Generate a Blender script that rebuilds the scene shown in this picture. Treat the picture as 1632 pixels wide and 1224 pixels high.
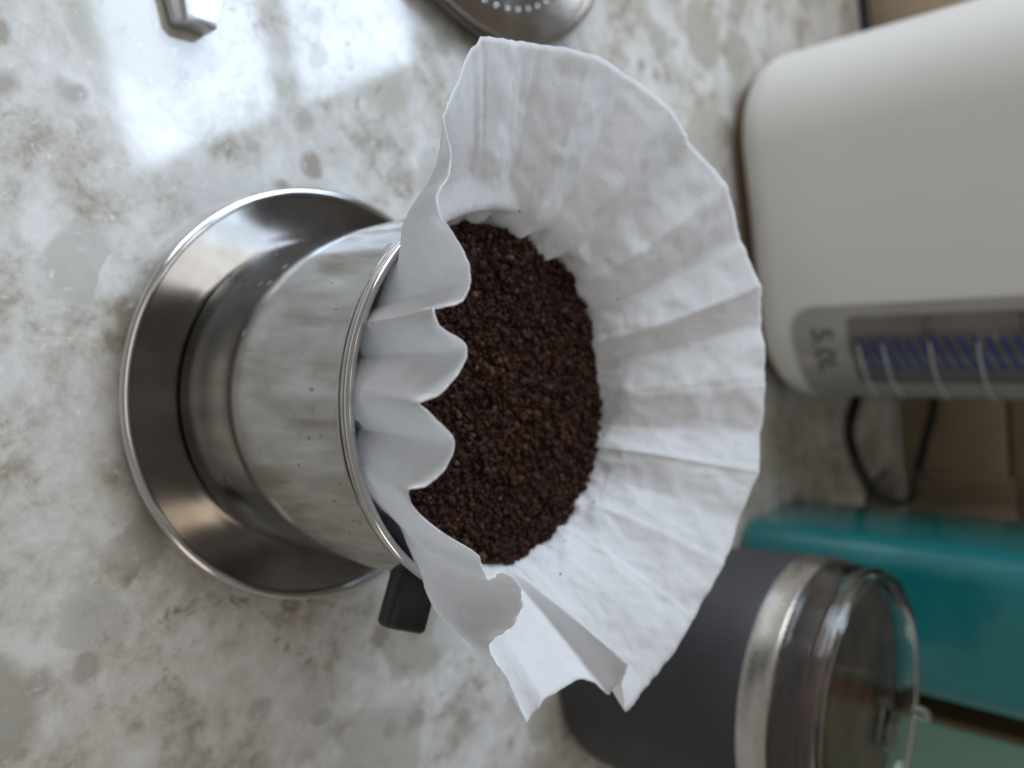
import bpy, bmesh, math, random
import numpy as np
from mathutils import Vector, Matrix, noise
random.seed(7); rng = np.random.default_rng(7)
for o in list(bpy.data.objects): bpy.data.objects.remove(o)
sc = bpy.context.scene
C = sc.collection
MM = 0.001                                   # everything below is written in millimetres

# ------------------------------------------------------------------ camera
cam = bpy.data.cameras.new('camera'); camo = bpy.data.objects.new('camera', cam); C.objects.link(camo)
sc.camera = camo
CAM_POS = Vector((0, -105.97, 158.51)); PITCH, YAW, ROLL = 0.7443, -0.0242, 0.0108
fw = Vector((math.sin(YAW)*math.cos(PITCH), math.cos(YAW)*math.cos(PITCH), -math.sin(PITCH)))
rt = fw.cross(Vector((0, 0, 1))).normalized(); up = rt.cross(fw)
r2 = rt*math.cos(ROLL)+up*math.sin(ROLL); u2 = up*math.cos(ROLL)-rt*math.sin(ROLL)
# the phone was held sideways: the picture's right is the room's up
m = Matrix((u2, -r2, -fw)).transposed().to_4x4(); m.translation = CAM_POS*MM
camo.matrix_world = m
cam.sensor_width = 36; cam.lens = 1300/1632*36
cam.clip_start = 0.005; cam.clip_end = 20
cam.dof.use_dof = True; cam.dof.focus_distance = 0.114; cam.dof.aperture_fstop = 15.5

# ------------------------------------------------------------------ light
world = bpy.data.worlds.new('World'); sc.world = world; world.use_nodes = True
wb = world.node_tree.nodes['Background']
wb.inputs['Color'].default_value = (1.0, 0.965, 0.92, 1); wb.inputs['Strength'].default_value = 0.21
A = math.radians(16.47)                      # the counter runs at this angle to the camera
WD = Vector((math.cos(A), math.sin(A), 0)); BD = Vector((-math.sin(A), math.cos(A), 0))
WALL0 = Vector((18, 406, 0))
def on_wall(s, z, off=0.0): return WALL0 + WD*s - BD*off + Vector((0, 0, z))
def area(name, pos, target, sx, sy, power, col, up_axis=None):
    l = bpy.data.lights.new(name, 'AREA'); l.shape = 'RECTANGLE'; l.size = sx*MM; l.size_y = sy*MM
    l.energy = power; l.color = col
    o = bpy.data.objects.new(name, l); C.objects.link(o)
    z = (Vector(pos)-Vector(target)).normalized(); x = Vector(up_axis or (0, 0, 1)).cross(z).normalized(); y = z.cross(x)
    mm = Matrix((x, y, z)).transposed().to_4x4(); mm.translation = Vector(pos)*MM; o.matrix_world = mm
    return o
def window_pane(name, s0, s1, z0, z1, L, col):
    c = on_wall((s0+s1)/2, (z0+z1)/2, 4)
    a_ = (s1-s0)*(z1-z0)*1e-6
    area(name, c, c-BD, s1-s0, z1-z0, L*a_*math.pi, col)
SKY = (0.64, 0.79, 1.0)
window_pane('window_light', -960, -302, 350, 502, 9.5, SKY)
window_pane('window_light', -960, -302, 552, 880, 9.5, SKY)
# unseen panel added overhead as soft diffuse fill
area('overhead_fill', (-150, -150, 1700), (-150, -150, 0), 900, 900, 2.4, (1.0, 0.93, 0.84), (0, 1, 0))
# cool fill light added on the left to brighten the boiler's side
area('side_fill', (-1250, -250, 750), (0, 60, 60), 900, 700, 10.0, (0.90, 0.95, 1.0))
# warm lamp over the far right of the kitchen
area('kitchen_lamp', (1500, -350, 900), (0, 0, 40), 500, 500, 2.0, (1.0, 0.85, 0.68))
vs = sc.view_settings
vs.view_transform = 'Standard'; vs.look = 'None'; vs.exposure = 0.27; vs.gamma = 1.0; vs.use_curve_mapping = False
sc.render.engine = 'CYCLES'
sc.cycles.max_bounces = 12; sc.cycles.transmission_bounces = 12; sc.cycles.transparent_max_bounces = 12
sc.cycles.use_denoising = True
sc.cycles.sample_clamp_indirect = 6

# ------------------------------------------------------------------ materials
def mat(name):
    mt = bpy.data.materials.new(name); mt.use_nodes = True
    nt = mt.node_tree; b = nt.nodes['Principled BSDF']
    return mt, nt, b
def N(nt, t, **kw):
    n = nt.nodes.new(t)
    for k, v in kw.items():
        if k.startswith('i_'): n.inputs[k[2:].replace('_', ' ')].default_value = v
        else: setattr(n, k, v)
    return n
def coords(nt, scale=(1, 1, 1)):
    tc = N(nt, 'ShaderNodeTexCoord'); mp = N(nt, 'ShaderNodeMapping'); mp.inputs['Scale'].default_value = scale
    nt.links.new(tc.outputs['Object'], mp.inputs['Vector']); return mp.outputs['Vector']
def noise_tex(nt, vec, scale, detail=4, rough=.55, dist=0.0):
    n = N(nt, 'ShaderNodeTexNoise'); n.inputs['Scale'].default_value = scale; n.inputs['Detail'].default_value = detail
    n.inputs['Roughness'].default_value = rough; n.inputs['Distortion'].default_value = dist
    nt.links.new(vec, n.inputs['Vector']); return n.outputs['Fac']
def ramp(nt, fac, stops):
    r = N(nt, 'ShaderNodeValToRGB'); e = r.color_ramp.elements
    while len(e) < len(stops): e.new(.5)
    for el, (p, c) in zip(e, stops):
        el.position = p; el.color = (*c, 1) if len(c) == 3 else c
    nt.links.new(fac, r.inputs['Fac']); return r.outputs['Color']
def mix(nt, fac, a, b, mode='MIX'):
    n = N(nt, 'ShaderNodeMix', data_type='RGBA', blend_type=mode)
    for sock, v in (('Factor', fac), ('A', a), ('B', b)):
        s = [i for i in n.inputs if i.name == sock and i.type == ('VALUE' if sock == 'Factor' else 'RGBA')][0]
        if hasattr(v, 'links') or hasattr(v, 'is_linked'): nt.links.new(v, s)
        else: s.default_value = v if sock == 'Factor' else (*v, 1)
    return [o for o in n.outputs if o.type == 'RGBA'][0]
def bump(nt, b, h, strength, dist):
    n = N(nt, 'ShaderNodeBump'); n.inputs['Strength'].default_value = strength; n.inputs['Distance'].default_value = dist
    nt.links.new(h, n.inputs['Height']); nt.links.new(n.outputs['Normal'], b.inputs['Normal'])
def simple(name, col, rough=.5, metal=0.0, var=.06, vscale=60, bumps=None, coat=0.0, spec=.5):
    mt, nt, b = mat(name)
    v = coords(nt); f = noise_tex(nt, v, vscale, 5)
    lo = tuple(c*(1-var) for c in col); hi = tuple(min(1, c*(1+var)) for c in col)
    nt.links.new(ramp(nt, f, [(.3, lo), (.7, hi)]), b.inputs['Base Color'])
    b.inputs['Metallic'].default_value = metal; b.inputs['Specular IOR Level'].default_value = spec
    rr = ramp(nt, noise_tex(nt, v, vscale*2.3, 4), [(.3, (rough*.85,)*3), (.75, (min(1, rough*1.2),)*3)])
    nt.links.new(rr, b.inputs['Roughness'])
    b.inputs['Coat Weight'].default_value = coat
    if bumps: bump(nt, b, noise_tex(nt, v, bumps[0], 3), bumps[1], bumps[2])
    return mt
M = {}
def make_materials():
    # engineered stone counter
    mt, nt, b = mat('speckled_stone')
    v = coords(nt)
    nz = N(nt, 'ShaderNodeTexNoise'); nz.inputs['Scale'].default_value = 110; nz.inputs['Detail'].default_value = 5
    nt.links.new(v, nz.inputs['Vector'])
    ad = N(nt, 'ShaderNodeVectorMath', operation='MULTIPLY_ADD'); ad.inputs[1].default_value = (.0065,)*3
    nt.links.new(nz.outputs['Color'], ad.inputs[0]); nt.links.new(v, ad.inputs[2]); wv = ad.outputs[0]
    big = noise_tex(nt, v, 48, 5, .6, .3)
    fine = noise_tex(nt, wv, 190, 9, .68, .2)
    gsum = N(nt, 'ShaderNodeMath', operation='MULTIPLY_ADD'); gsum.inputs[1].default_value = .55
    nt.links.new(big, gsum.inputs[0])
    sc2 = N(nt, 'ShaderNodeMath', operation='MULTIPLY'); sc2.inputs[1].default_value = .45; nt.links.new(fine, sc2.inputs[0]); nt.links.new(sc2.outputs[0], gsum.inputs[2])
    ground = ramp(nt, gsum.outputs[0], [(.36, (.27, .235, .185)), (.43, (.42, .395, .345)), (.49, (.53, .51, .475)), (.55, (.60, .59, .565)), (.64, (.69, .685, .67))])
    def chips(scale, lo, e0, e1, ca, cb, amt, prev):
        vo = N(nt, 'ShaderNodeTexVoronoi', feature='F1'); vo.inputs['Scale'].default_value = scale; nt.links.new(wv, vo.inputs['Vector'])
        sep = N(nt, 'ShaderNodeSeparateColor'); nt.links.new(vo.outputs['Color'], sep.inputs['Color'])
        pick = ramp(nt, sep.outputs['Red'], [(lo, (0, 0, 0)), (lo+.02, (amt,)*3)])
        inside = ramp(nt, vo.outputs['Distance'], [(e0, (1, 1, 1)), (e1, (0, 0, 0))])
        return mix(nt, mix(nt, 1.0, pick, inside, 'MULTIPLY'), prev, mix(nt, sep.outputs['Green'], ca, cb))
    c1 = chips(31, .66, .38, .46, (.36, .345, .285), (.47, .46, .405), .85, ground)
    c1 = chips(58, .70, .34, .46, (.33, .315, .27), (.62, .615, .60), .75, c1)
    c2 = chips(125, .76, .25, .45, (.27, .225, .175), (.40, .39, .37), .8, c1)
    cl = ramp(nt, noise_tex(nt, v, 30, 3), [(.48, (0, 0, 0)), (.64, (1, 1, 1))])
    fk = ramp(nt, noise_tex(nt, v, 260, 6, .65, .8), [(.54, (0, 0, 0)), (.64, (.85,)*3)])
    c3 = mix(nt, mix(nt, 1.0, cl, fk, 'MULTIPLY'), c2, (.25, .185, .125))
    wh = ramp(nt, noise_tex(nt, v, 420, 5, .65, .5), [(.60, (0, 0, 0)), (.70, (.6,)*3)])
    c4 = mix(nt, wh, c3, (.76, .76, .75))
    nt.links.new(c4, b.inputs['Base Color'])
    nt.links.new(ramp(nt, noise_tex(nt, v, 40, 4), [(.3, (.055,)*3), (.7, (.09,)*3)]), b.inputs['Roughness'])
    b.inputs['Specular IOR Level'].default_value = .6
    M['stone'] = mt
    # steel: wall of the brewing chamber, with water spots and smears running round it
    mt, nt, b = mat('spotted_steel')
    v = coords(nt, (1, 1, 1)); vs_ = coords(nt, (1, 1, .35))
    sm = noise_tex(nt, vs_, 120, 6, .6, .3)
    col = ramp(nt, sm, [(.3, (.36, .35, .325)), (.5, (.47, .46, .44)), (.75, (.56, .555, .54))])
    vo = N(nt, 'ShaderNodeTexVoronoi', feature='F1'); vo.inputs['Scale'].default_value = 300; nt.links.new(v, vo.inputs['Vector'])
    sp = N(nt, 'ShaderNodeSeparateColor'); nt.links.new(vo.outputs['Color'], sp.inputs['Color'])
    spot = mix(nt, 1.0, ramp(nt, sp.outputs['Red'], [(.90, (0,)*3), (.92, (.8,)*3)]), ramp(nt, vo.outputs['Distance'], [(.20, (1,)*3), (.26, (0,)*3)]), 'MULTIPLY')
    nt.links.new(mix(nt, spot, col, (.40, .39, .37)), b.inputs['Base Color'])
    b.inputs['Metallic'].default_value = 1
    rr = ramp(nt, sm, [(.3, (.13,)*3), (.75, (.055,)*3)])
    nt.links.new(mix(nt, spot, rr, (.4, .4, .4)), b.inputs['Roughness'])
    bump(nt, b, noise_tex(nt, v, 60, 3), .02, .0005)
    M['chamber_steel'] = mt
    mt, nt, b = mat('plate_steel')
    v = coords(nt)
    nt.links.new(ramp(nt, noise_tex(nt, v, 50, 5, .6, .5), [(.3, (.23, .215, .20)), (.7, (.33, .315, .30))]), b.inputs['Base Color'])
    b.inputs['Metallic'].default_value = 1
    nt.links.new(ramp(nt, noise_tex(nt, v, 70, 5), [(.3, (.14,)*3), (.7, (.22,)*3)]), b.inputs['Roughness'])
    b.inputs['Anisotropic'].default_value = .2
    M['plate_steel'] = mt
    M['rim_steel'] = simple('polished_rim_steel', (.62, .61, .60), .10, 1.0)
    M['band_steel'] = simple('brushed_band_steel', (.60, .57, .53), .28, 1.0, vscale=300)
    M['inner_steel'] = simple('inner_steel', (.20, .15, .11), .3, 1.0)
    # filter paper
    mt, nt, b = mat('filter_paper')
    v = coords(nt)
    col = ramp(nt, noise_tex(nt, v, 160, 5, .6), [(.3, (.80, .80, .81)), (.7, (.87, .87, .88))])
    fib = noise_tex(nt, v, 1500, 5, .7, 1.2)
    nt.links.new(col, b.inputs['Base Color'])
    b.inputs['Roughness'].default_value = .85; b.inputs['Specular IOR Level'].default_value = .15
    h = mix(nt, .4, fib, noise_tex(nt, v, 480, 6, .65, .6))
    bump(nt, b, h, .7, .0006)
    tr = N(nt, 'ShaderNodeBsdfTranslucent'); tr.inputs['Color'].default_value = (.88, .87, .855, 1)
    ms = N(nt, 'ShaderNodeMixShader'); ms.inputs['Fac'].default_value = .47
    out = nt.nodes['Material Output']
    nt.links.new(b.outputs[0], ms.inputs[1]); nt.links.new(tr.outputs[0], ms.inputs[2]); nt.links.new(ms.outputs[0], out.inputs['Surface'])
    M['paper'] = mt
    # ground coffee
    mt, nt, b = mat('ground_coffee')
    g = N(nt, 'ShaderNodeNewGeometry')
    c = ramp(nt, g.outputs['Random Per Island'], [(0, (.014, .0058, .0035)), (.5, (.029, .0112, .0062)), (.85, (.046, .0180, .0098)), (.975, (.066, .030, .019)), (1, (.10, .055, .035))])
    nt.links.new(c, b.inputs['Base Color']); b.inputs['Roughness'].default_value = .75; b.inputs['Specular IOR Level'].default_value = .14
    bump(nt, b, noise_tex(nt, coords(nt), 2600, 3), .5, .0002)
    M['coffee'] = mt
    M['black_plastic'] = simple('black_plastic', (.012, .012, .013), .42, bumps=(900, .2, .0002))
    M['white_plastic'] = simple('white_plastic', (.78, .77, .735), .38, var=.015, vscale=25, spec=.45)
    M['base_brown'] = simple('brown_base_plastic', (.16, .085, .045), .45)
    M['panel_grey'] = simple('grey_panel_plastic', (.34, .325, .31), .18, coat=.5)
    M['gauge_dark'] = simple('gauge_window_brown', (.14, .12, .105), .12, coat=.6)
    M['gauge_blue'] = simple('gauge_stripe_blue', (.035, .06, .19), .3)
    M['gauge_rib'] = simple('gauge_rib_grey', (.55, .56, .56), .2)
    M['print_grey'] = simple('dark_print', (.045, .045, .045), .6)
    M['teal'] = simple('teal_plastic', (.009, .19, .205), .22, var=.12, vscale=30, coat=.4)
    M['mint'] = simple('mint_paint', (.20, .40, .31), .4)
    M['brown_card'] = simple('brown_card', (.13, .07, .03), .7)
    M['charcoal'] = simple('charcoal_powder_coat', (.035, .034, .038), .48, bumps=(1400, .12, .0002))
    M['liquid'] = simple('dark_drink', (.11, .062, .040), .7, var=.7, vscale=60)
    M['gasket'] = simple('dark_brown_gasket', (.035, .024, .018), .4)
    M['cord'] = simple('black_rubber', (.008, .008, .009), .45)
    M['tile'] = simple('tan_tile', (.44, .335, .23), .35, var=.12, vscale=22)
    M['wall_paint'] = simple('tan_wall_paint', (.11, .085, .065), .7)
    M['grout'] = simple('brown_grout', (.14, .10, .07), .9)
    M['disc_steel'] = simple('dull_disc_steel', (.22, .19, .16), .24, 1.0)
    M['utensil'] = simple('utensil_steel', (.48, .48, .49), .32, 1.0)
    mt, nt, b = mat('clear_plastic')
    b.inputs['Base Color'].default_value = (.97, .975, .97, 1); b.inputs['Transmission Weight'].default_value = 1
    b.inputs['IOR'].default_value = 1.42; b.inputs['Specular IOR Level'].default_value = .3
    nt.links.new(ramp(nt, noise_tex(nt, coords(nt), 80, 3), [(.4, (.01,)*3), (.8, (.04,)*3)]), b.inputs['Roughness'])
    M['clear'] = mt
    # thin clear sheet: see-through with a fresnel gloss
    mt, nt, b = mat('clear_sheet')
    tr = N(nt, 'ShaderNodeBsdfTransparent'); tr.inputs['Color'].default_value = (.93, .93, .92, 1)
    gl = N(nt, 'ShaderNodeBsdfGlossy'); gl.inputs['Roughness'].default_value = .05
    nt.links.new(ramp(nt, noise_tex(nt, coords(nt), 60, 4), [(.4, (.03,)*3), (.8, (.10,)*3)]), gl.inputs['Roughness'])
    fr = N(nt, 'ShaderNodeFresnel'); fr.inputs['IOR'].default_value = 1.4
    ms = N(nt, 'ShaderNodeMixShader'); nt.links.new(fr.outputs[0], ms.inputs[0]); nt.links.new(tr.outputs[0], ms.inputs[1]); nt.links.new(gl.outputs[0], ms.inputs[2])
    nt.links.new(ms.outputs[0], nt.nodes['Material Output'].inputs['Surface'])
    M['clear_sheet'] = mt
    M['water_mark'] = simple('dried_water_mark', (.36, .355, .345), .35, .8)
make_materials()

# ------------------------------------------------------------------ mesh helpers
def raw(name, verts, faces, m_, parent=None, smooth=True, angle=40, fix=True):
    me = bpy.data.meshes.new(name)
    me.from_pydata([tuple(float(c)*MM for c in v) for v in verts], [], faces)
    if fix:
        bm = bmesh.new(); bm.from_mesh(me); bmesh.ops.recalc_face_normals(bm, faces=bm.faces); bm.to_mesh(me); bm.free()
    me.update()
    me.materials.append(M[m_])
    if smooth:
        me.shade_smooth()
        if angle: me.set_sharp_from_angle(angle=math.radians(angle))
    o = bpy.data.objects.new(name, me); C.objects.link(o)
    if parent: o.parent = parent
    return o
def lathe(name, prof, m_, parent=None, seg=160, closed=False, loc=(0, 0, 0), angle=40, caps=False):
    V, Fc = [], []; n = len(prof)
    for i in range(seg):
        a = 2*math.pi*i/seg
        for r, z in prof: V.append((loc[0]+r*math.cos(a), loc[1]+r*math.sin(a), loc[2]+z))
    for i in range(seg):
        j = (i+1) % seg
        for k in range(n if closed else n-1):
            l = (k+1) % n
            Fc.append((i*n+k, j*n+k, j*n+l, i*n+l))
    if caps:
        Fc.append(tuple(i*n for i in range(seg))[::-1]); Fc.append(tuple(i*n+n-1 for i in range(seg)))
    return raw(name, V, Fc, m_, parent, True, angle)
def outline(w, d, r, seg=10):
    pts = []
    for cx, cy, a0 in ((w/2-r, -d/2+r, -90), (w/2-r, d/2-r, 0), (-w/2+r, d/2-r, 90), (-w/2+r, -d/2+r, 180)):
        for i in range(seg+1):
            a = math.radians(a0+90*i/seg); pts.append((cx+r*math.cos(a), cy+r*math.sin(a)))
    return pts
def loft(name, w, d, r, levels, m_, parent=None, xf=None, seg=10, angle=50):
    """rounded box: levels = (inset, z) from bottom to top, closed at both ends"""
    V, Fc = [], []; n = 4*(seg+1)
    for ins, z in levels:
        for x, y in outline(w-2*ins, d-2*ins, max(.3, r-ins), seg):
            p = Vector((x, y, z)); V.append(xf(p) if xf else p)
    for k in range(len(levels)-1):
        for i in range(n):
            j = (i+1) % n; Fc.append((k*n+i, k*n+j, (k+1)*n+j, (k+1)*n+i))
    Fc.append(tuple(range(n))[::-1]); Fc.append(tuple(range((len(levels)-1)*n, len(levels)*n)))
    return raw(name, V, Fc, m_, parent, True, angle)
def box(name, w, d, h, bev, m_, parent=None, xf=None):
    return loft(name, w, d, bev, [(bev, 0), (bev*.3, bev*.3), (0, bev), (0, h-bev), (bev*.3, h-bev*.3), (bev, h)], m_, parent, xf, seg=4)
def tube(name, pts, rad, m_, parent=None, seg=12, sub=8):
    P = [Vector(p) for p in pts]; Q = []
    for i in range(len(P)-1):
        p0, p1, p2, p3 = P[max(0, i-1)], P[i], P[i+1], P[min(len(P)-1, i+2)]
        for k in range(sub):
            t = k/sub
            Q.append(.5*((2*p1)+(p2-p0)*t+(2*p0-5*p1+4*p2-p3)*t*t+(3*p1-p0-3*p2+p3)*t**3))
    Q.append(P[-1]); V, Fc = [], []
    nrm = Vector((0, 0, 1))
    for i, q in enumerate(Q):
        t = (Q[min(i+1, len(Q)-1)]-Q[max(i-1, 0)]).normalized()
        nrm = (nrm-t*nrm.dot(t)).normalized(); b = t.cross(nrm)
        for k in range(seg):
            a = 2*math.pi*k/seg; V.append(q+nrm*rad*math.cos(a)+b*rad*math.sin(a))
    for i in range(len(Q)-1):
        for k in range(seg):
            l = (k+1) % seg; Fc.append((i*seg+k, i*seg+l, (i+1)*seg+l, (i+1)*seg+k))
    Fc.append(tuple(range(seg))[::-1]); Fc.append(tuple(range((len(Q)-1)*seg, len(Q)*seg)))
    return raw(name, V, Fc, m_, parent)
def empty(name, loc):
    o = bpy.data.objects.new(name, None); C.objects.link(o); o.location = Vector(loc)*MM
    o.empty_display_size = .01; return o
def tag(o, label=None, cat=None, kind=None, group=None):
    if label: o['label'] = label
    if cat: o['category'] = cat
    if kind: o['kind'] = kind
    if group: o['group'] = group
    return o
def adopt(root):                              # parts are written in world millimetres; keep them there under an offset Empty
    bpy.context.view_layer.update()
    inv = Matrix.Translation(root.location).inverted()
    for ch in root.children: ch.matrix_parent_inverse = inv
def local(a, b, z): return WD*a + BD*b + Vector((0, 0, z))

# ------------------------------------------------------------------ setting
B_WALL = WALL0.dot(BD)
cnt = raw('counter', [local(a, b, z) for z in (-30, 0) for a, b in ((-800, -160), (800, -160), (800, B_WALL), (-800, B_WALL))],
          [(0, 3, 2, 1), (4, 5, 6, 7), (0, 1, 5, 4), (1, 2, 6, 5), (2, 3, 7, 6), (3, 0, 4, 7)], 'stone', None, False)
tag(cnt, kind='structure')
bs = raw('backsplash', [local(a, b, z) for z in (0.2, 172) for a, b in ((-800, B_WALL+.3), (800, B_WALL+.3), (800, B_WALL+12), (-800, B_WALL+12))],
         [(0, 3, 2, 1), (4, 5, 6, 7), (0, 1, 5, 4), (1, 2, 6, 5), (2, 3, 7, 6), (3, 0, 4, 7)], 'grout', None, False)
tag(bs, kind='structure')
wl = raw('wall', [local(a, b, z) for z in (172.4, 1500) for a, b in ((-800, B_WALL+1), (1100, B_WALL+1), (1100, B_WALL+60), (-800, B_WALL+60))],
         [(0, 3, 2, 1), (4, 5, 6, 7), (0, 1, 5, 4), (1, 2, 6, 5), (2, 3, 7, 6), (3, 0, 4, 7)], 'wall_paint', None, False)
tag(wl, kind='structure')
tile0 = None
for row in range(3):
    for k in range(-4, 3):
        a = k*152 + 90 + (row % 2)*76; z0 = 1.2+row*57
        if tile0 is None:
            tile0 = loft('tile', 149.5, 3, .8, [(.8, 0), (.2, .3), (0, .8), (0, 54), (.2, 54.6), (.8, 55)], 'tile', bs, lambda p: WD*p.x+BD*p.y+Vector((0, 0, p.z)), seg=3)
            o = tile0
        else:
            o = tile0.copy(); C.objects.link(o); o.parent = bs
        o.location = (local(a, B_WALL-.7, z0)+Vector((0, 0, 0)))*MM

# ------------------------------------------------------------------ coffee dripper
drip = empty('coffee_dripper', (0, 0, 0))
tag(drip, 'small stainless steel drip brewer with wide saucer base and black handle, holding the paper filter', 'coffee dripper')
plate = lathe('saucer', [(0.01, .3), (39, .3), (41.8, .8), (43.6, 2.4), (44.1, 4.4), (43.6, 5.0), (42.6, 4.7), (39, 3.95), (36, 3.45), (34.6, 3.3), (0.01, 3.3)], 'plate_steel', drip, 220)
ring = []
for k in range(14):
    a = 2*math.pi*k/14; ring.append((44.15+.95*math.cos(a), 5.35+.95*math.sin(a)))
lathe('rolled_edge', ring, 'rim_steel', plate, 220, closed=True)
cup = lathe('brewing_chamber', [(0.01, 3.6), (31.5, 3.6), (33.0, 4.0), (33.6, 5.0), (33.75, 20), (33.95, 40), (34.1, 56.5), (34.2, 57.6), (34.55, 58.3),
                          (34.55, 58.9), (34.3, 59.3), (33.5, 59.5), (33.3, 56), (33.0, 30), (32.8, 6), (0.01, 5.2)], 'chamber_steel', drip, 220)
bead = []
for k in range(14):
    a = 2*math.pi*k/14; bead.append((34.25+.75*math.cos(a), 60.0+.75*math.sin(a)))
lathe('rim_bead', bead, 'rim_steel', cup, 220, closed=True)
wv_, wf_ = [], []
for td, z, r_ in ((-91, 50, .62), (-86, 50.2, .55), (-78, 48.5, .6), (-79, 52, .45), (-84, 45, .3), (-60, 50.5, .55), (-54, 53, .5), (-101, 46, .3), (-113, 52, .35), (-95, 43, .28), (-70, 44, .4), (-66, 54, .3), (-122, 47, .3), (-48, 49, .45)):
    a = math.radians(td); n_ = Vector((math.cos(a), math.sin(a), 0)); t_ = Vector((-math.sin(a), math.cos(a), 0)); c_ = n_*(33.75+(z-20)*.0097)+Vector((0, 0, z)); n0 = len(wv_)
    for rr_, h_ in ((.8, .02), (.66, .08), (.34, .1)):
        for q in range(12): wv_.append(c_+t_*(r_*rr_*.8*math.cos(q*math.pi/6))+Vector((0, 0, 1))*(r_*rr_*math.sin(q*math.pi/6))+n_*h_)
    for l_ in range(2):
        for q in range(12):
            w_ = (q+1) % 12; wf_.append((n0+l_*12+q, n0+l_*12+w_, n0+l_*12+12+w_, n0+l_*12+12+q))
    wf_.append(tuple(n0+24+q for q in range(12)))
tag(raw('water_marks', wv_, wf_, 'water_mark', cup), kind='stuff')
ha = math.radians(-18); hx, hy = Vector((math.cos(ha), math.sin(ha), 0)), Vector((-math.sin(ha), math.cos(ha), 0))
hc = Vector((34.9, -13.2, 0))
def hxf(p): return hc+hx*p.x+hy*p.y+Vector((0, 0, p.z))
hd = loft('handle', 11.0, 8.8, 1.1, [(1.1, 48.2), (.3, 48.5), (0, 49.2), (0, 51.4), (.3, 51.9), (.9, 52.1)], 'black_plastic', drip, hxf, seg=5)

loft('bracket', 3.4, 6.4, .6, [(.4, 46.8), (0, 47.2), (0, 47.9), (.3, 48.1)], 'rim_steel', drip, lambda p: hxf(p)-hx*4.6, seg=3)

# ------------------------------------------------------------------ paper filter
TABLE = [(8, 30.0, 55.5, 17.0, 75.0), (15, 29.9, 52.6, 21.0, 76.0), (22, 29.9, 49.5, 24.6, 77.0), (33, 30.1, 42.8, 30.9, 79.0), (44, 31.5, 35.9, 37.1, 80.0), (55, 31.5, 28.1, 43.6, 81.0), (66, 31.2, 19.0, 48.4, 82.0), (72, 31.0, 14.1, 51.3, 82.0), (82, 30.6, 4.4, 53.2, 82.5), (94, 30.1, -6.0, 52.8, 82.7), (106, 29.2, -16.9, 51.9, 83.0), (114, 28.8, -23.7, 49.3, 82.5), (126, 30.2, -33.2, 44.1, 82.0), (139, 31.1, -43.6, 38.3, 80.0), (150, 31.3, -50.4, 29.5, 78.0), (163, 29.3, -57.3, 15.2, 76.0), (171, 30.4, -58.3, 5.2, 75.0), (179, 30.4, -57.7, -3.7, 74.0), (187, 30.5, -55.0, -14.4, 74.0), (196, 31.2, -52.7, -23.6, 74.0), (203, 31.6, -43.2, -30.3, 77.0), (209, 31.8, -36.3, -35.5, 80.0), (214, 32.0, -31.8, -34.8, 81.0), (219, 32.0, -28.0, -36.3, 82.5), (223, 32.0, -24.7, -39.4, 84.0), (228, 32.0, -21.5, -40.6, 86.0), (232, 32.0, -20.0, -38.8, 86.0), (239, 32.0, -16.1, -37.9, 88.0), (243, 32.0, -13.8, -38.0, 88.5), (246, 32.1, -11.6, -39.0, 88.5), (249, 32.1, -10.7, -41.3, 88.0), (251, 32.1, -10.4, -42.3, 87.0), (254, 32.1, -8.2, -42.2, 88.0), (258, 32.2, -6.0, -38.8, 89.0), (263, 32.2, -3.2, -39.4, 89.0), (267, 32.3, -0.3, -42.3, 88.5), (270, 32.3, 0.8, -44.3, 87.0), (274, 32.3, 2.4, -42.7, 88.0), (279, 32.2, 5.2, -39.9, 88.5), (284, 32.2, 8.3, -40.6, 88.0), (288, 32.1, 10.3, -42.5, 87.0), (291, 32.1, 11.0, -44.1, 85.5), (295, 32.0, 13.4, -42.6, 85.0), (300, 32.0, 16.7, -38.0, 85.0), (307, 31.8, 20.4, -30.7, 84.0), (311, 31.6, 23.6, -29.0, 84.0), (314, 31.5, 23.4, -25.5, 83.5), (317, 31.4, 25.7, -21.6, 83.0), (321, 31.3, 29.0, -19.8, 82.0), (325, 31.2, 32.3, -20.4, 80.5), (329, 31.0, 34.7, -22.1, 78.0), (333, 30.8, 38.2, -19.4, 77.0), (337, 30.5, 41.6, -15.8, 76.0), (341, 30.2, 45.9, -12.5, 75.0), (346, 29.8, 50.6, -8.6, 74.0), (350, 29.5, 47.6, -6.0, 75.0), (355, 29.6, 46.5, 3.0, 75.0), (359, 29.8, 47.5, 6.4, 75.5), (362, 29.8, 51.2, 11.8, 75.2), (364, 29.9, 44.8, 11.7, 79.0), (366, 29.9, 49.5, 12.6, 77.0)]
T = np.array(TABLE + [(TABLE[0][0]+360, *TABLE[0][1:])])
def cr(P, n_per):
    """closed Catmull-Rom through rows of P (first row repeated at the end, angle unwrapped)"""
    n = len(P)-1; out = []
    for i in range(n):
        def g(k):
            q = P[k % n].copy(); q[0] += 360*(k//n); return q
        p0, p1, p2, p3 = g(i-1), g(i), g(i+1), g(i+2)
        for k in range(n_per):
            t = k/n_per
            out.append(.5*(2*p1+(p2-p0)*t+(2*p0-5*p1+4*p2-p3)*t*t+(3*p1-p0-3*p2+p3)*t**3))
    return np.array(out)
COLS = cr(T, 14)                              # (angle, base radius, ex, ey, ez)
TL = np.array([T[i]*(1-k/14)+T[i+1]*(k/14) for i in range(len(T)-1) for k in range(14)])
wl_ = np.where((COLS[:, 0] < 212) | (COLS[:, 0] > 332), .75, .2)[:, None]
COLS = COLS*(1-wl_)+TL*wl_                    # paper breaks into flats on the open side, curls on the near side
NC = len(COLS)
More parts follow.
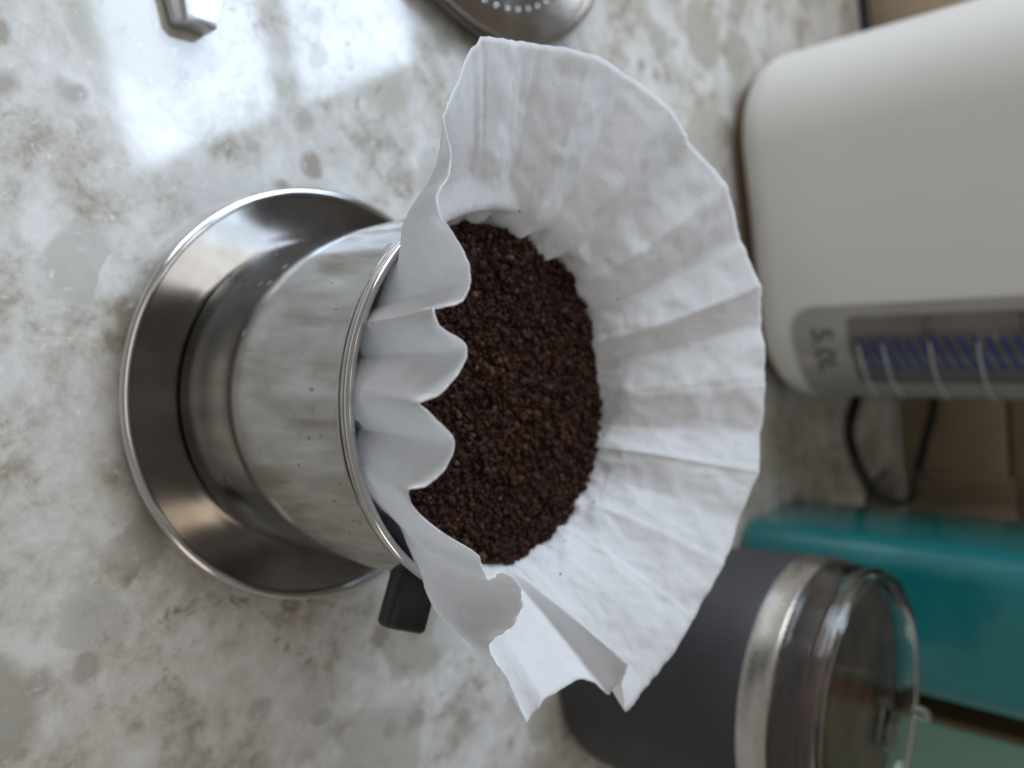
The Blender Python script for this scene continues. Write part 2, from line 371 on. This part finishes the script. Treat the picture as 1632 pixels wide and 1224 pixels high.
rip = np.interp(COLS[:, 0], [205, 215, 226, 243, 251, 259, 270, 280, 291, 312, 330, 345], [0, .4, .6, -1.9, .8, -1.9, .9, -1.8, .9, -2.0, .8, 0])
COLS[:, 1] = np.minimum(COLS[:, 1]+rip, 32.9)
def base_r(deg):
    d = (np.asarray(deg)-COLS[0, 0]) % 360 + COLS[0, 0]
    return np.interp(d, COLS[:, 0], COLS[:, 1])
th = np.radians(COLS[:, 0])
Bp = np.stack([COLS[:, 1]*np.cos(th), COLS[:, 1]*np.sin(th), np.full(NC, 57.0)], -1)
Ep = COLS[:, 2:5].copy()
far = np.clip((np.minimum((COLS[:, 0]-8), (200-COLS[:, 0])))/12, 0, 1)   # 1 on the open far side, 0 on the ruffled near side
# fine torn edge
for i in range(NC):
    f = (noise.noise(Vector((i*.13, 3.1, 0)))*.25+noise.noise(Vector((i*.45, 7.7, 0)))*.20)*(2.2 if 296 < COLS[i, 0] < 350 else 1)
    d = Ep[i]-Bp[i]; Ep[i] += d/np.linalg.norm(d)*f
bulge = np.interp(COLS[:, 0], [8, 185, 200, 212, 226, 238, 250, 297, 310, 325, 345, 366], [1.03, 1.04, 1.24, 1.32, 1.28, 1.10, 1.03, 1.04, 1.16, 1.30, 1.30, 1.05])
Mp = Bp*1.0; Mp[:, :2] *= bulge[:, None]; Mp[:, 2] = 57+(Ep[:, 2]-57)*(.42-(bulge-1.03)*.5)
NR = 56
tt = np.linspace(0, 1, NR)[None, :, None]
G = (1-tt)**2*Bp[:, None]+2*tt*(1-tt)*Mp[:, None]+tt**2*Ep[:, None]
# normals of the sheet
dc = np.roll(G, -1, 0)-np.roll(G, 1, 0); dr = np.gradient(G, axis=1)
Nn = np.cross(dc, dr); Nn /= np.linalg.norm(Nn, axis=-1, keepdims=True)+1e-9
# pleats on the far wall: sharp creases at uneven angles
cre = [12, 25, 37, 49, 61, 72, 81, 93, 106, 115, 126, 138, 149, 157, 165, 174, 185, 198]
zz = np.zeros(NC); sg = 1
knots, vals = [], []
for a in cre:
    knots.append(a); vals.append(sg*random.uniform(.75, 1.35)); sg = -sg
zz = np.interp(COLS[:, 0], knots, vals, left=0, right=0)*far*np.interp(COLS[:, 0], [20, 50, 75, 110, 125, 175], [.35, .5, 1.2, 1.3, 1.8, 1.7])
t1 = np.linspace(0, 1, NR)
amp = .45+.75*np.sin(np.pi*np.clip(t1*1.02, 0, 1))**.8*.6+.45*t1
G += Nn*(zz[:, None]*amp[None, :])[:, :, None]
# thin pressed crease lines left over from the packed stack
for a in cre:
    if random.random() < .6:
        c_ = a+random.uniform(-2, 2); hgt = random.choice((-.32, .32)); sk = random.uniform(-2.5, 2.5)
        prof_ = np.exp(-((COLS[:, 0][:, None]-c_-sk*t1[None, :])/.55)**2)*np.clip(t1[None, :]*3, 0, 1)
        G += Nn*(prof_*hgt*far[:, None])[:, :, None]
# flutes of the pinched paper where it leaves the coffee
for i in range(NC):
    dg = COLS[i, 0]
    for k in range(NR):
        p = G[i, k]; t = t1[k]
        V3 = Vector(p)
        w_in = max(0, 1-t/.42)
        d = (noise.noise(V3*.16+Vector((9, 0, 0)))*1.0+noise.noise(V3*.34)*.55)*(.12+1.05*w_in*far[i])
        d += abs(noise.noise(V3*.22+Vector((0, 4, 2))))*.9*w_in*far[i]
        d += noise.noise(V3*.75)*.10*(.4+far[i]*.9)
        rg = 1-abs(noise.noise(Vector((p[0]*.11, p[1]*.11, p[2]*.11+5))))
        d += (rg**10)*.3*(.2+.5*far[i])
        fs = far[i]*.65+.35
        vd = noise.voronoi(Vector((p[0]*.10, p[1]*.10, p[2]*.085+3)))[0]
        d += (vd[1]-vd[0]-.3)*1.0*fs
        vd = noise.voronoi(Vector((p[0]*.24, p[1]*.24, p[2]*.2+8)))[0]
        d += (vd[1]-vd[0]-.3)*.55*fs*(.6+.8*w_in)
        G[i, k] = p+Nn[i, k]*d*(0.25 if k == 0 else 1)
# keep clear of the chamber's rim where the sheet passes it
rr = np.hypot(G[..., 0], G[..., 1]); lim = np.where(G[..., 2] < 61.6, 33.0, 33.0+(G[..., 2]-61.6)*4.0)
sc_ = np.minimum(1, lim/np.maximum(rr, 1e-6)); G[..., 0] *= sc_; G[..., 1] *= sc_
# lower rings inside the chamber and the bottom
low = []
for z, f in ((48, .99), (30, .97), (14, .94), (8, .85), (7.4, .5)):
    low.append(np.stack([np.minimum(COLS[:, 1], 32)*f*np.cos(th), np.minimum(COLS[:, 1], 32)*f*np.sin(th), np.full(NC, float(z))], -1))
G = np.concatenate([np.stack(low[::-1], 1), G], 1); NRr = G.shape[1]
V = [tuple(v) for v in G.reshape(-1, 3)]; Fc = []
for i in range(NC):
    j = (i+1) % NC
    for k in range(NRr-1): Fc.append((i*NRr+k, j*NRr+k, j*NRr+k+1, i*NRr+k+1))
V.append((0, 0, 7.4)); c0 = len(V)-1
for i in range(NC): Fc.append((c0, ((i+1) % NC)*NRr, i*NRr))
filt = raw('coffee_filter', V, Fc, 'paper', None, True, None)
sol = filt.modifiers.new('thickness', 'SOLIDIFY'); sol.thickness = .0002; sol.offset = 0
tag(filt, 'white fluted paper coffee filter standing open in the steel dripper, full of grounds', 'coffee filter')

# ------------------------------------------------------------------ coffee grounds
def surf_z(x, y):
    r = math.hypot(x, y)
    return 57.6+1.3*(1-(r/32)**2)+noise.noise(Vector((x*.11, y*.11, 1.0)))*1.1+noise.noise(Vector((x*.35, y*.35, 4.0)))*.7+noise.noise(Vector((x*.8, y*.8, 9.0)))*.35
gv, gf = [], []
# bed
nr, na = 26, 120
for i in range(nr+1):
    for k in range(na):
        a = 2*math.pi*k/na; r = (float(base_r(math.degrees(a)))-.15)*max(i, .02)/nr
        x, y = r*math.cos(a), r*math.sin(a); gv.append((x, y, surf_z(x, y)-.55))
for i in range(nr):
    for k in range(na):
        l = (k+1) % na; gf.append((i*na+k, (i+1)*na+k, (i+1)*na+l, i*na+l))
ph = (1+5**.5)/2
ico = np.array([(-1, ph, 0), (1, ph, 0), (-1, -ph, 0), (1, -ph, 0), (0, -1, ph), (0, 1, ph), (0, -1, -ph), (0, 1, -ph), (ph, 0, -1), (ph, 0, 1), (-ph, 0, -1), (-ph, 0, 1)])/math.hypot(1, ph)
icf = [(0, 11, 5), (0, 5, 1), (0, 1, 7), (0, 7, 10), (0, 10, 11), (1, 5, 9), (5, 11, 4), (11, 10, 2), (10, 7, 6), (7, 1, 8), (3, 9, 4), (3, 4, 2), (3, 2, 6), (3, 6, 8), (3, 8, 9), (4, 9, 5), (2, 4, 11), (6, 2, 10), (8, 6, 7), (9, 8, 1)]
def grain(x, y, z, s):
    q, _ = np.linalg.qr(rng.normal(size=(3, 3)))
    v = ico*(1+rng.uniform(-.32, .32, (12, 1)))*np.array([1, rng.uniform(.6, 1), rng.uniform(.5, .85)])*s
    v = v@q+np.array([x, y, z]); n0 = len(gv)
    gv.extend(map(tuple, v)); gf.extend([(a+n0, b+n0, c+n0) for a, b, c in icf])
NG = 36000
for g in range(NG):
    a = rng.uniform(0, 360); R = float(base_r(a))+(.1 if 5 < a < 200 else -1.0); r = R*math.sqrt(rng.uniform())
    x, y = r*math.cos(math.radians(a)), r*math.sin(math.radians(a))
    s = min(1.1, .25*math.exp(rng.normal(0, .5)))
    grain(x, y, surf_z(x, y)+rng.uniform(-.7, .42)+(.35 if s > .55 else 0), s)
for g in range(150):                           # coarse bits and clumps
    a = rng.uniform(0, 360); R = float(base_r(a))-1.6; r = R*math.sqrt(rng.uniform())
    x, y = r*math.cos(math.radians(a)), r*math.sin(math.radians(a)); z = surf_z(x, y)
    for q in range(int(rng.integers(1, 5))):
        grain(x+rng.normal(0, .45), y+rng.normal(0, .45), z+rng.uniform(0, .6), rng.uniform(.3, .66))
# a ragged margin of grains riding up the paper
for g in range(900):
    a = rng.uniform(5, 200); R = float(base_r(a))-rng.uniform(.0, 1.4)
    x, y = R*math.cos(math.radians(a)), R*math.sin(math.radians(a))
    grain(x, y, surf_z(x, y)+rng.uniform(0, .9)*max(0, noise.noise(Vector((a*.08, 0, 0)))+.3), .3*math.exp(rng.normal(0, .3)))
# stray grains on the paper
for g in range(46):
    i = int(rng.integers(20, int(NC*.36))); k = 5+int(min(40, abs(rng.normal(0, 11))))
    p = G[i, 5+k-5 if k < NRr else NRr-1]+np.array([0, 0, 0]); n_ = Nn[i, min(NR-1, k)]
    q = p+n_*.16*(1 if n_@np.array([-p[0], -p[1], 20]) > 0 else -1)
    grain(*q, .15*math.exp(rng.normal(0, .35)))
gr = raw('coffee_grounds', gv, gf, 'coffee', None, False, fix=False)
tag(gr, 'dark brown coarse ground coffee heaped inside the white paper filter', 'ground coffee', 'stuff')

# ------------------------------------------------------------------ charcoal mug with clear lid
mx, my = 82.4, 124.3
mug = empty('travel_mug', (mx, my, 0)); L0 = (mx, my, 0)
tag(mug, 'charcoal grey insulated mug with bare steel rim band and clear lid, behind the filter', 'mug')
lathe('body', [(0.01, .4), (31, .4), (34, .9), (35.6, 2.4), (36.4, 5), (37.4, 20), (38.6, 42), (39.55, 61.6), (39.2, 62.1), (38.4, 62.1)], 'charcoal', mug, 140, loc=L0)
lathe('rim_band', [(38.4, 61.8), (39.5, 62.0), (39.75, 62.5), (39.75, 69.0), (39.4, 69.8), (38.7, 70.0), (38.1, 69.6), (37.9, 68.5), (37.6, 62)], 'band_steel', mug, 140, loc=L0)
lathe('inner_wall', [(37.5, 69.2), (37.2, 50), (36, 20), (34.5, 8), (31, 5.5), (0.01, 5)], 'inner_steel', mug, 120, loc=L0)
lathe('drink', [(0.01, 76.2), (20, 76.2), (36.6, 76.2)], 'liquid', mug, 100, loc=L0)
lid = lathe('lid', [(34.6, 78.6), (35.0, 79.6), (35.5, 81.4), (36.4, 82.4), (37.6, 82.6), (38.4, 82.0), (38.7, 80.8), (38.6, 72.6), (39.3, 71.5), (39.2, 70.5),
                    (38.0, 70.3), (37.5, 71.0), (37.5, 77.0), (36.8, 77.8), (34.8, 77.8)], 'clear', mug, 140, closed=True, loc=L0)
lathe('lid_panel', [(0.01, 79.0), (33.2, 79.0), (34.3, 78.9), (34.7, 78.3)], 'clear_sheet', lid, 120, loc=L0)
lathe('gasket', [(36.7, 66.4), (37.2, 66.8), (37.25, 75.8), (36.9, 76.6), (36.5, 75.9)], 'black_plastic', lid, 100, closed=True, loc=L0).data.materials[0] = M['gasket']
sa = math.radians(62); sx_, sy_ = Vector((math.cos(sa), math.sin(sa), 0)), Vector((-math.sin(sa), math.cos(sa), 0))
def lxf(c, z0): return lambda p: Vector(L0)+sx_*(c[0]+p.x)+sy_*(c[1]+p.y)+Vector((0, 0, z0+p.z))
box('slider', 16, 11, 1.2, .5, 'clear', lid, lxf((22, 0), 79.2))
for t_ in (-9, 9):
    box('slider_stop', 7, 3.2, 4.2, 1.0, 'clear', lid, lxf((36.2, t_), 81.6))
adopt(mug)

# ------------------------------------------------------------------ hot water dispenser
AW0, AW1, BF, BK, RC = -78.0, 65.0, 208.0, 366.0, 36.0
disp = empty('water_boiler', local((AW0+AW1)/2, (BF+BK)/2, 0))
tag(disp, 'white rounded hot water boiler with grey level gauge strip, against the backsplash', 'water boiler')
def dxf(p): return local((AW0+AW1)/2+p.x, (BF+BK)/2+p.y, p.z)
WDT, DPT = AW1-AW0, BK-BF
loft('base', WDT, DPT, RC, [(9, .2), (7.5, .6), (7.0, 1.4), (7.0, 4.0)], 'base_brown', disp, dxf, 14)
lv = [(9, 3)]
for k in range(9):
    a = math.pi/2*k/8; lv.append((13*(1-math.sin(a)), 3+13*(1-math.cos(a))))
lv += [(-.3, 40), (-1.0, 120), (-1.5, 235), (-1, 246), (2, 254), (9, 260)]
loft('housing', WDT, DPT, RC, lv[1:], 'white_plastic', disp, dxf, 16)
FL = AW1-RC-21                                 # arc length 0 sits on the flat front at a = 24
def wrap(s, z, off):
    z = z+6
    ro = .0 if z < 14 else .3+.7*min(1, max(0, (z-40)/80))
    off = off+ro
    if s < FL: return local(21+s, BF-off, z)
    t_ = (s-FL)/RC; R_ = RC+off
    return local(AW1-RC+R_*math.sin(t_), BF+RC-R_*math.cos(t_), z)
def patch(name, s0, s1, z0, z1, r, off, m_, parent, thick=.5, shear=0.0, ns=26, nz=30):
    """a rounded rectangle following the housing's corner, with a rim going back to the housing"""
    V, Fc = [], []
    for k in range(nz+1):
        fz = .5-.5*math.cos(math.pi*k/nz); z = z0+(z1-z0)*fz
        e = min(z-z0, z1-z); ins = 0 if e >= r else r-math.sqrt(max(0, r*r-(r-e)**2))
        for i in range(ns+1):
            s = s0+ins+(s1-s0-2*ins)*i/ns+shear*(z-z0)
            V.append(wrap(s, z, off))
    nv = len(V)
    for k in range(nz):
        for i in range(ns):
            a_ = k*(ns+1)+i; Fc.append((a_, a_+1, a_+ns+2, a_+ns+1))
    loop = [i for i in range(ns+1)]+[k*(ns+1)+ns for k in range(1, nz+1)]+[nz*(ns+1)+i for i in range(ns-1, -1, -1)]+[k*(ns+1) for k in range(nz-1, 0, -1)]
    ctr = local(AW1-RC, BF+RC, 0)
    for q in loop:
        p = V[q]; n_ = (WD*0-BD) if (p-ctr).dot(WD) < 0 else Vector(((p-ctr).x, (p-ctr).y, 0)).normalized()
        V.append(p-n_*thick)
    for q in range(len(loop)):
        w_ = (q+1) % len(loop); Fc.append((loop[q], nv+q, nv+w_, loop[w_]))
    return raw(name, V, Fc, m_, parent, True, 40)
panel = patch('gauge_panel', 0, 47, 14.5, 215, 9, .9, 'panel_grey', disp, 1.1)
gw = patch('gauge_window', 4.5, 33, 36.5, 205, 1.5, 1.25, 'gauge_dark', panel, .4)
for k in range(32):
    z = 41+k*4.3
    V, Fc = [], []
    for q in range(9):
        s = 13+13.0*q/8
        for dz in (0, 2.2): V.append(wrap(s, z+dz+(s-13)*.34-2, 1.45))
    for q in range(8): Fc.append((q*2, q*2+2, q*2+3, q*2+1))
    raw('level_stripe', V, Fc, 'gauge_blue', gw)
for z in (39.5, 48.5, 64.5, 80, 95, 110, 125):
    patch('gauge_rib', 15, 46, z, z+.6, .2, 1.9, 'gauge_rib', panel, 1.0, ns=20, nz=3)
def wrapped_text(txt, name, size, s, z, off, parent, m_='print_grey', rot=False):
    cu = bpy.data.curves.new(name, 'FONT'); cu.body = txt; cu.size = size; cu.align_x = 'LEFT'; cu.resolution_u = 3; cu.offset = size*.008
    to = bpy.data.objects.new(name+'_curve', cu); C.objects.link(to)
    dg = bpy.context.evaluated_depsgraph_get(); me = to.evaluated_get(dg).to_mesh()
    vs2 = [(v.co.x, v.co.y) for v in me.vertices]; fs = [tuple(p.vertices) for p in me.polygons]
    to.evaluated_get(dg).to_mesh_clear(); bpy.data.objects.remove(to)
    return raw(name, [wrap(s+x, z+y, off) for x, y in vs2], fs, m_, parent, False)
wrapped_text('5.0L', 'capacity_print', 11.5, 8.0, 22.5, 1.0, panel)
wrapped_text('1.0', 'level_print', 6.0, 5.2, 62.5, 1.4, gw)
wrapped_text('2.0', 'level_print', 6.0, 5.2, 93, 1.4, gw)
adopt(disp)

# ------------------------------------------------------------------ power cord
cord = tube('power_cord', [local(-420, 374, 2.6), local(-290, 374, 2.6), local(-150, 374.5, 2.6), local(-40, 375, 2.6), local(52, 374, 2.6), local(74, 350, 2.6), local(90, 316, 2.6), local(106, 304, 2.6),
                           Vector((38, 345, 2.6)), Vector((52, 372, 4)), Vector((52, 398, 8)), Vector((40, 400, 11)), Vector((18, 396, 17)), Vector((-5, 391, 23)), local(60, 376, 27), local(20, 376, 30), local(-20, 373, 32), local(-40, 366.5, 33)], 2.4, 'cord')
tag(cord, 'black power cord looping out on the counter beside the white boiler', 'power cord')

# ------------------------------------------------------------------ things beside the boiler
def yaw_xf(c, deg):
    a_ = math.radians(deg); ex, ey = Vector((math.cos(a_), math.sin(a_), 0)), Vector((-math.sin(a_), math.cos(a_), 0))
    return lambda p: Vector(c)+ex*p.x+ey*p.y+Vector((0, 0, p.z))
teal = empty('teal_canister', (78, 240, 0))
tag(teal, 'glossy dark teal plastic canister standing behind the charcoal mug', 'canister')
tx = yaw_xf((73.2, 240, 0), 6)
loft('body', 56.5, 66, 11, [(4, .3), (1.2, 1.2), (0, 4), (0, 60), (-1, 130), (0, 138)], 'teal', teal, tx, 10)
loft('cap', 58.5, 68, 11.5, [(.6, 138.3), (0, 139), (0, 154), (1, 155.4), (3, 156)], 'teal', teal, tx, 10)
adopt(teal)
mint = empty('mint_box', (160, 290, 0))
tag(mint, 'pale mint green box with brown side edge, right of the teal canister', 'box')
bx_ = yaw_xf((157, 289, 0), 16.47)
loft('carton', 88, 60, 1.5, [(.6, .3), (0, 1), (0, 149), (.6, 150)], 'mint', mint, bx_, 4)
loft('side_edge', 3.0, 61, 1.0, [(.5, .3), (0, .9), (0, 149.6), (.5, 150.4)], 'brown_card', mint, yaw_xf(tuple(bx_(Vector((-45.7, 0, 0)))), 16.47), 4)
adopt(mint)
clear = empty('clear_tub', (80, 372, 0))
tag(clear, 'clear plastic tub between the teal canister and the backsplash', 'tub')
cx_ = yaw_xf((84, 382, 0), 16.47)
Vv, Ff = [], []; sgn = 6; n_ = 4*(sgn+1)
rings = [(0, .4, 0), (0, 90, 0), (0, 91, .3), (1.2, 91, .3), (1.4, 90, 0), (1.6, 2.2, 0)]
for ins, z, _ in rings:
    for x, y in outline(96-2*ins, 40-2*ins, 7-ins, sgn): Vv.append(cx_(Vector((x, y, z))))
for k in range(len(rings)-1):
    for i in range(n_):
        j = (i+1) % n_; Ff.append((k*n_+i, k*n_+j, (k+1)*n_+j, (k+1)*n_+i))
Ff.append(tuple(range(n_))[::-1]); Ff.append(tuple(range((len(rings)-1)*n_, len(rings)*n_)))
raw('shell', Vv, Ff, 'clear', clear)
adopt(clear)

# ------------------------------------------------------------------ perforated disc and utensil at the left of the counter
dc_ = (-147, 48, 0)
disc = empty('steel_lid', dc_)
tag(disc, 'round dull steel lid with raised rim and tiny dots, lying on the counter', 'lid')
fl_ = lathe('dish', [(0.01, 2.6), (38, 2.6), (42.5, 3.2), (45.5, 5.0), (48, 5.6), (48.3, 5.1), (46.2, 4.0), (43, 1.4), (38, .7), (0.01, .7)], 'disc_steel', disc, 160, loc=dc_)
tor = [(49.2+1.5*math.cos(2*math.pi*k/14), 4.6+1.5*math.sin(2*math.pi*k/14)) for k in range(14)]
lathe('rim', tor, 'disc_steel', disc, 160, closed=True, loc=dc_)
hv, hf = [], []
for rad_, cnt_ in ((39.5, 54), (35.5, 48), (31.5, 42), (27, 36), (22, 30), (16, 20), (9, 12)):
    for k in range(cnt_):
        a = 2*math.pi*k/cnt_; px, py = dc_[0]+rad_*math.cos(a), dc_[1]+rad_*math.sin(a); n0 = len(hv)
        for rr_, zz_ in ((.75, 2.62), (.55, 2.95), (.2, 3.05)):
            for q in range(8): hv.append((px+rr_*math.cos(q*math.pi/4), py+rr_*math.sin(q*math.pi/4), zz_))
        for lv_ in range(2):
            for q in range(8):
                w_ = (q+1) % 8; hf.append((n0+lv_*8+q, n0+lv_*8+w_, n0+lv_*8+8+w_, n0+lv_*8+8+q))
        hf.append(tuple(n0+16+q for q in range(8)))
tag(raw('embossed_dots', hv, hf, 'band_steel', fl_), kind='stuff')
adopt(disc)
ut = empty('utensil_handle', (-110, -33, 0))
tag(ut, 'blunt end of a flat silver utensil at the edge of the counter view', 'utensil')
ux = yaw_xf((-123, -36, 0), 4)
def taper(p):
    f = 1.0 if p.x < 30 else 1-.45*((p.x-30)/20)
    return ux(Vector((p.x, p.y*f, p.z)))
Vv, Ff = [], []
prof = [(-8, .4), (8, .4), (8.6, 1.0), (8.6, 4.2), (7.8, 5.0), (1, 5.4), (-4.6, 5.0), (-5.4, 3.6), (-8, 3.0), (-8.6, 2.4), (-8.6, 1.0)]
xs = [-50, -20, 10, 28, 38, 46, 50, 51.2, 51.8]
for i, x in enumerate(xs):
    f = 1.0 if x < 28 else 1-.5*((x-28)/24); g_ = 1 if x < 50 else (.93 if x < 51.5 else .8)
    for y, z in prof: Vv.append(ux(Vector((x, y*f*g_, 2.8+(z-2.8)*g_))))
np_ = len(prof)
for i in range(len(xs)-1):
    for k in range(np_):
        l = (k+1) % np_; Ff.append((i*np_+k, i*np_+l, (i+1)*np_+l, (i+1)*np_+k))
Ff.append(tuple(range(np_))); Ff.append(tuple(range((len(xs)-1)*np_, len(xs)*np_))[::-1])
raw('shaft', Vv, Ff, 'utensil', ut, True, 30)
adopt(ut)
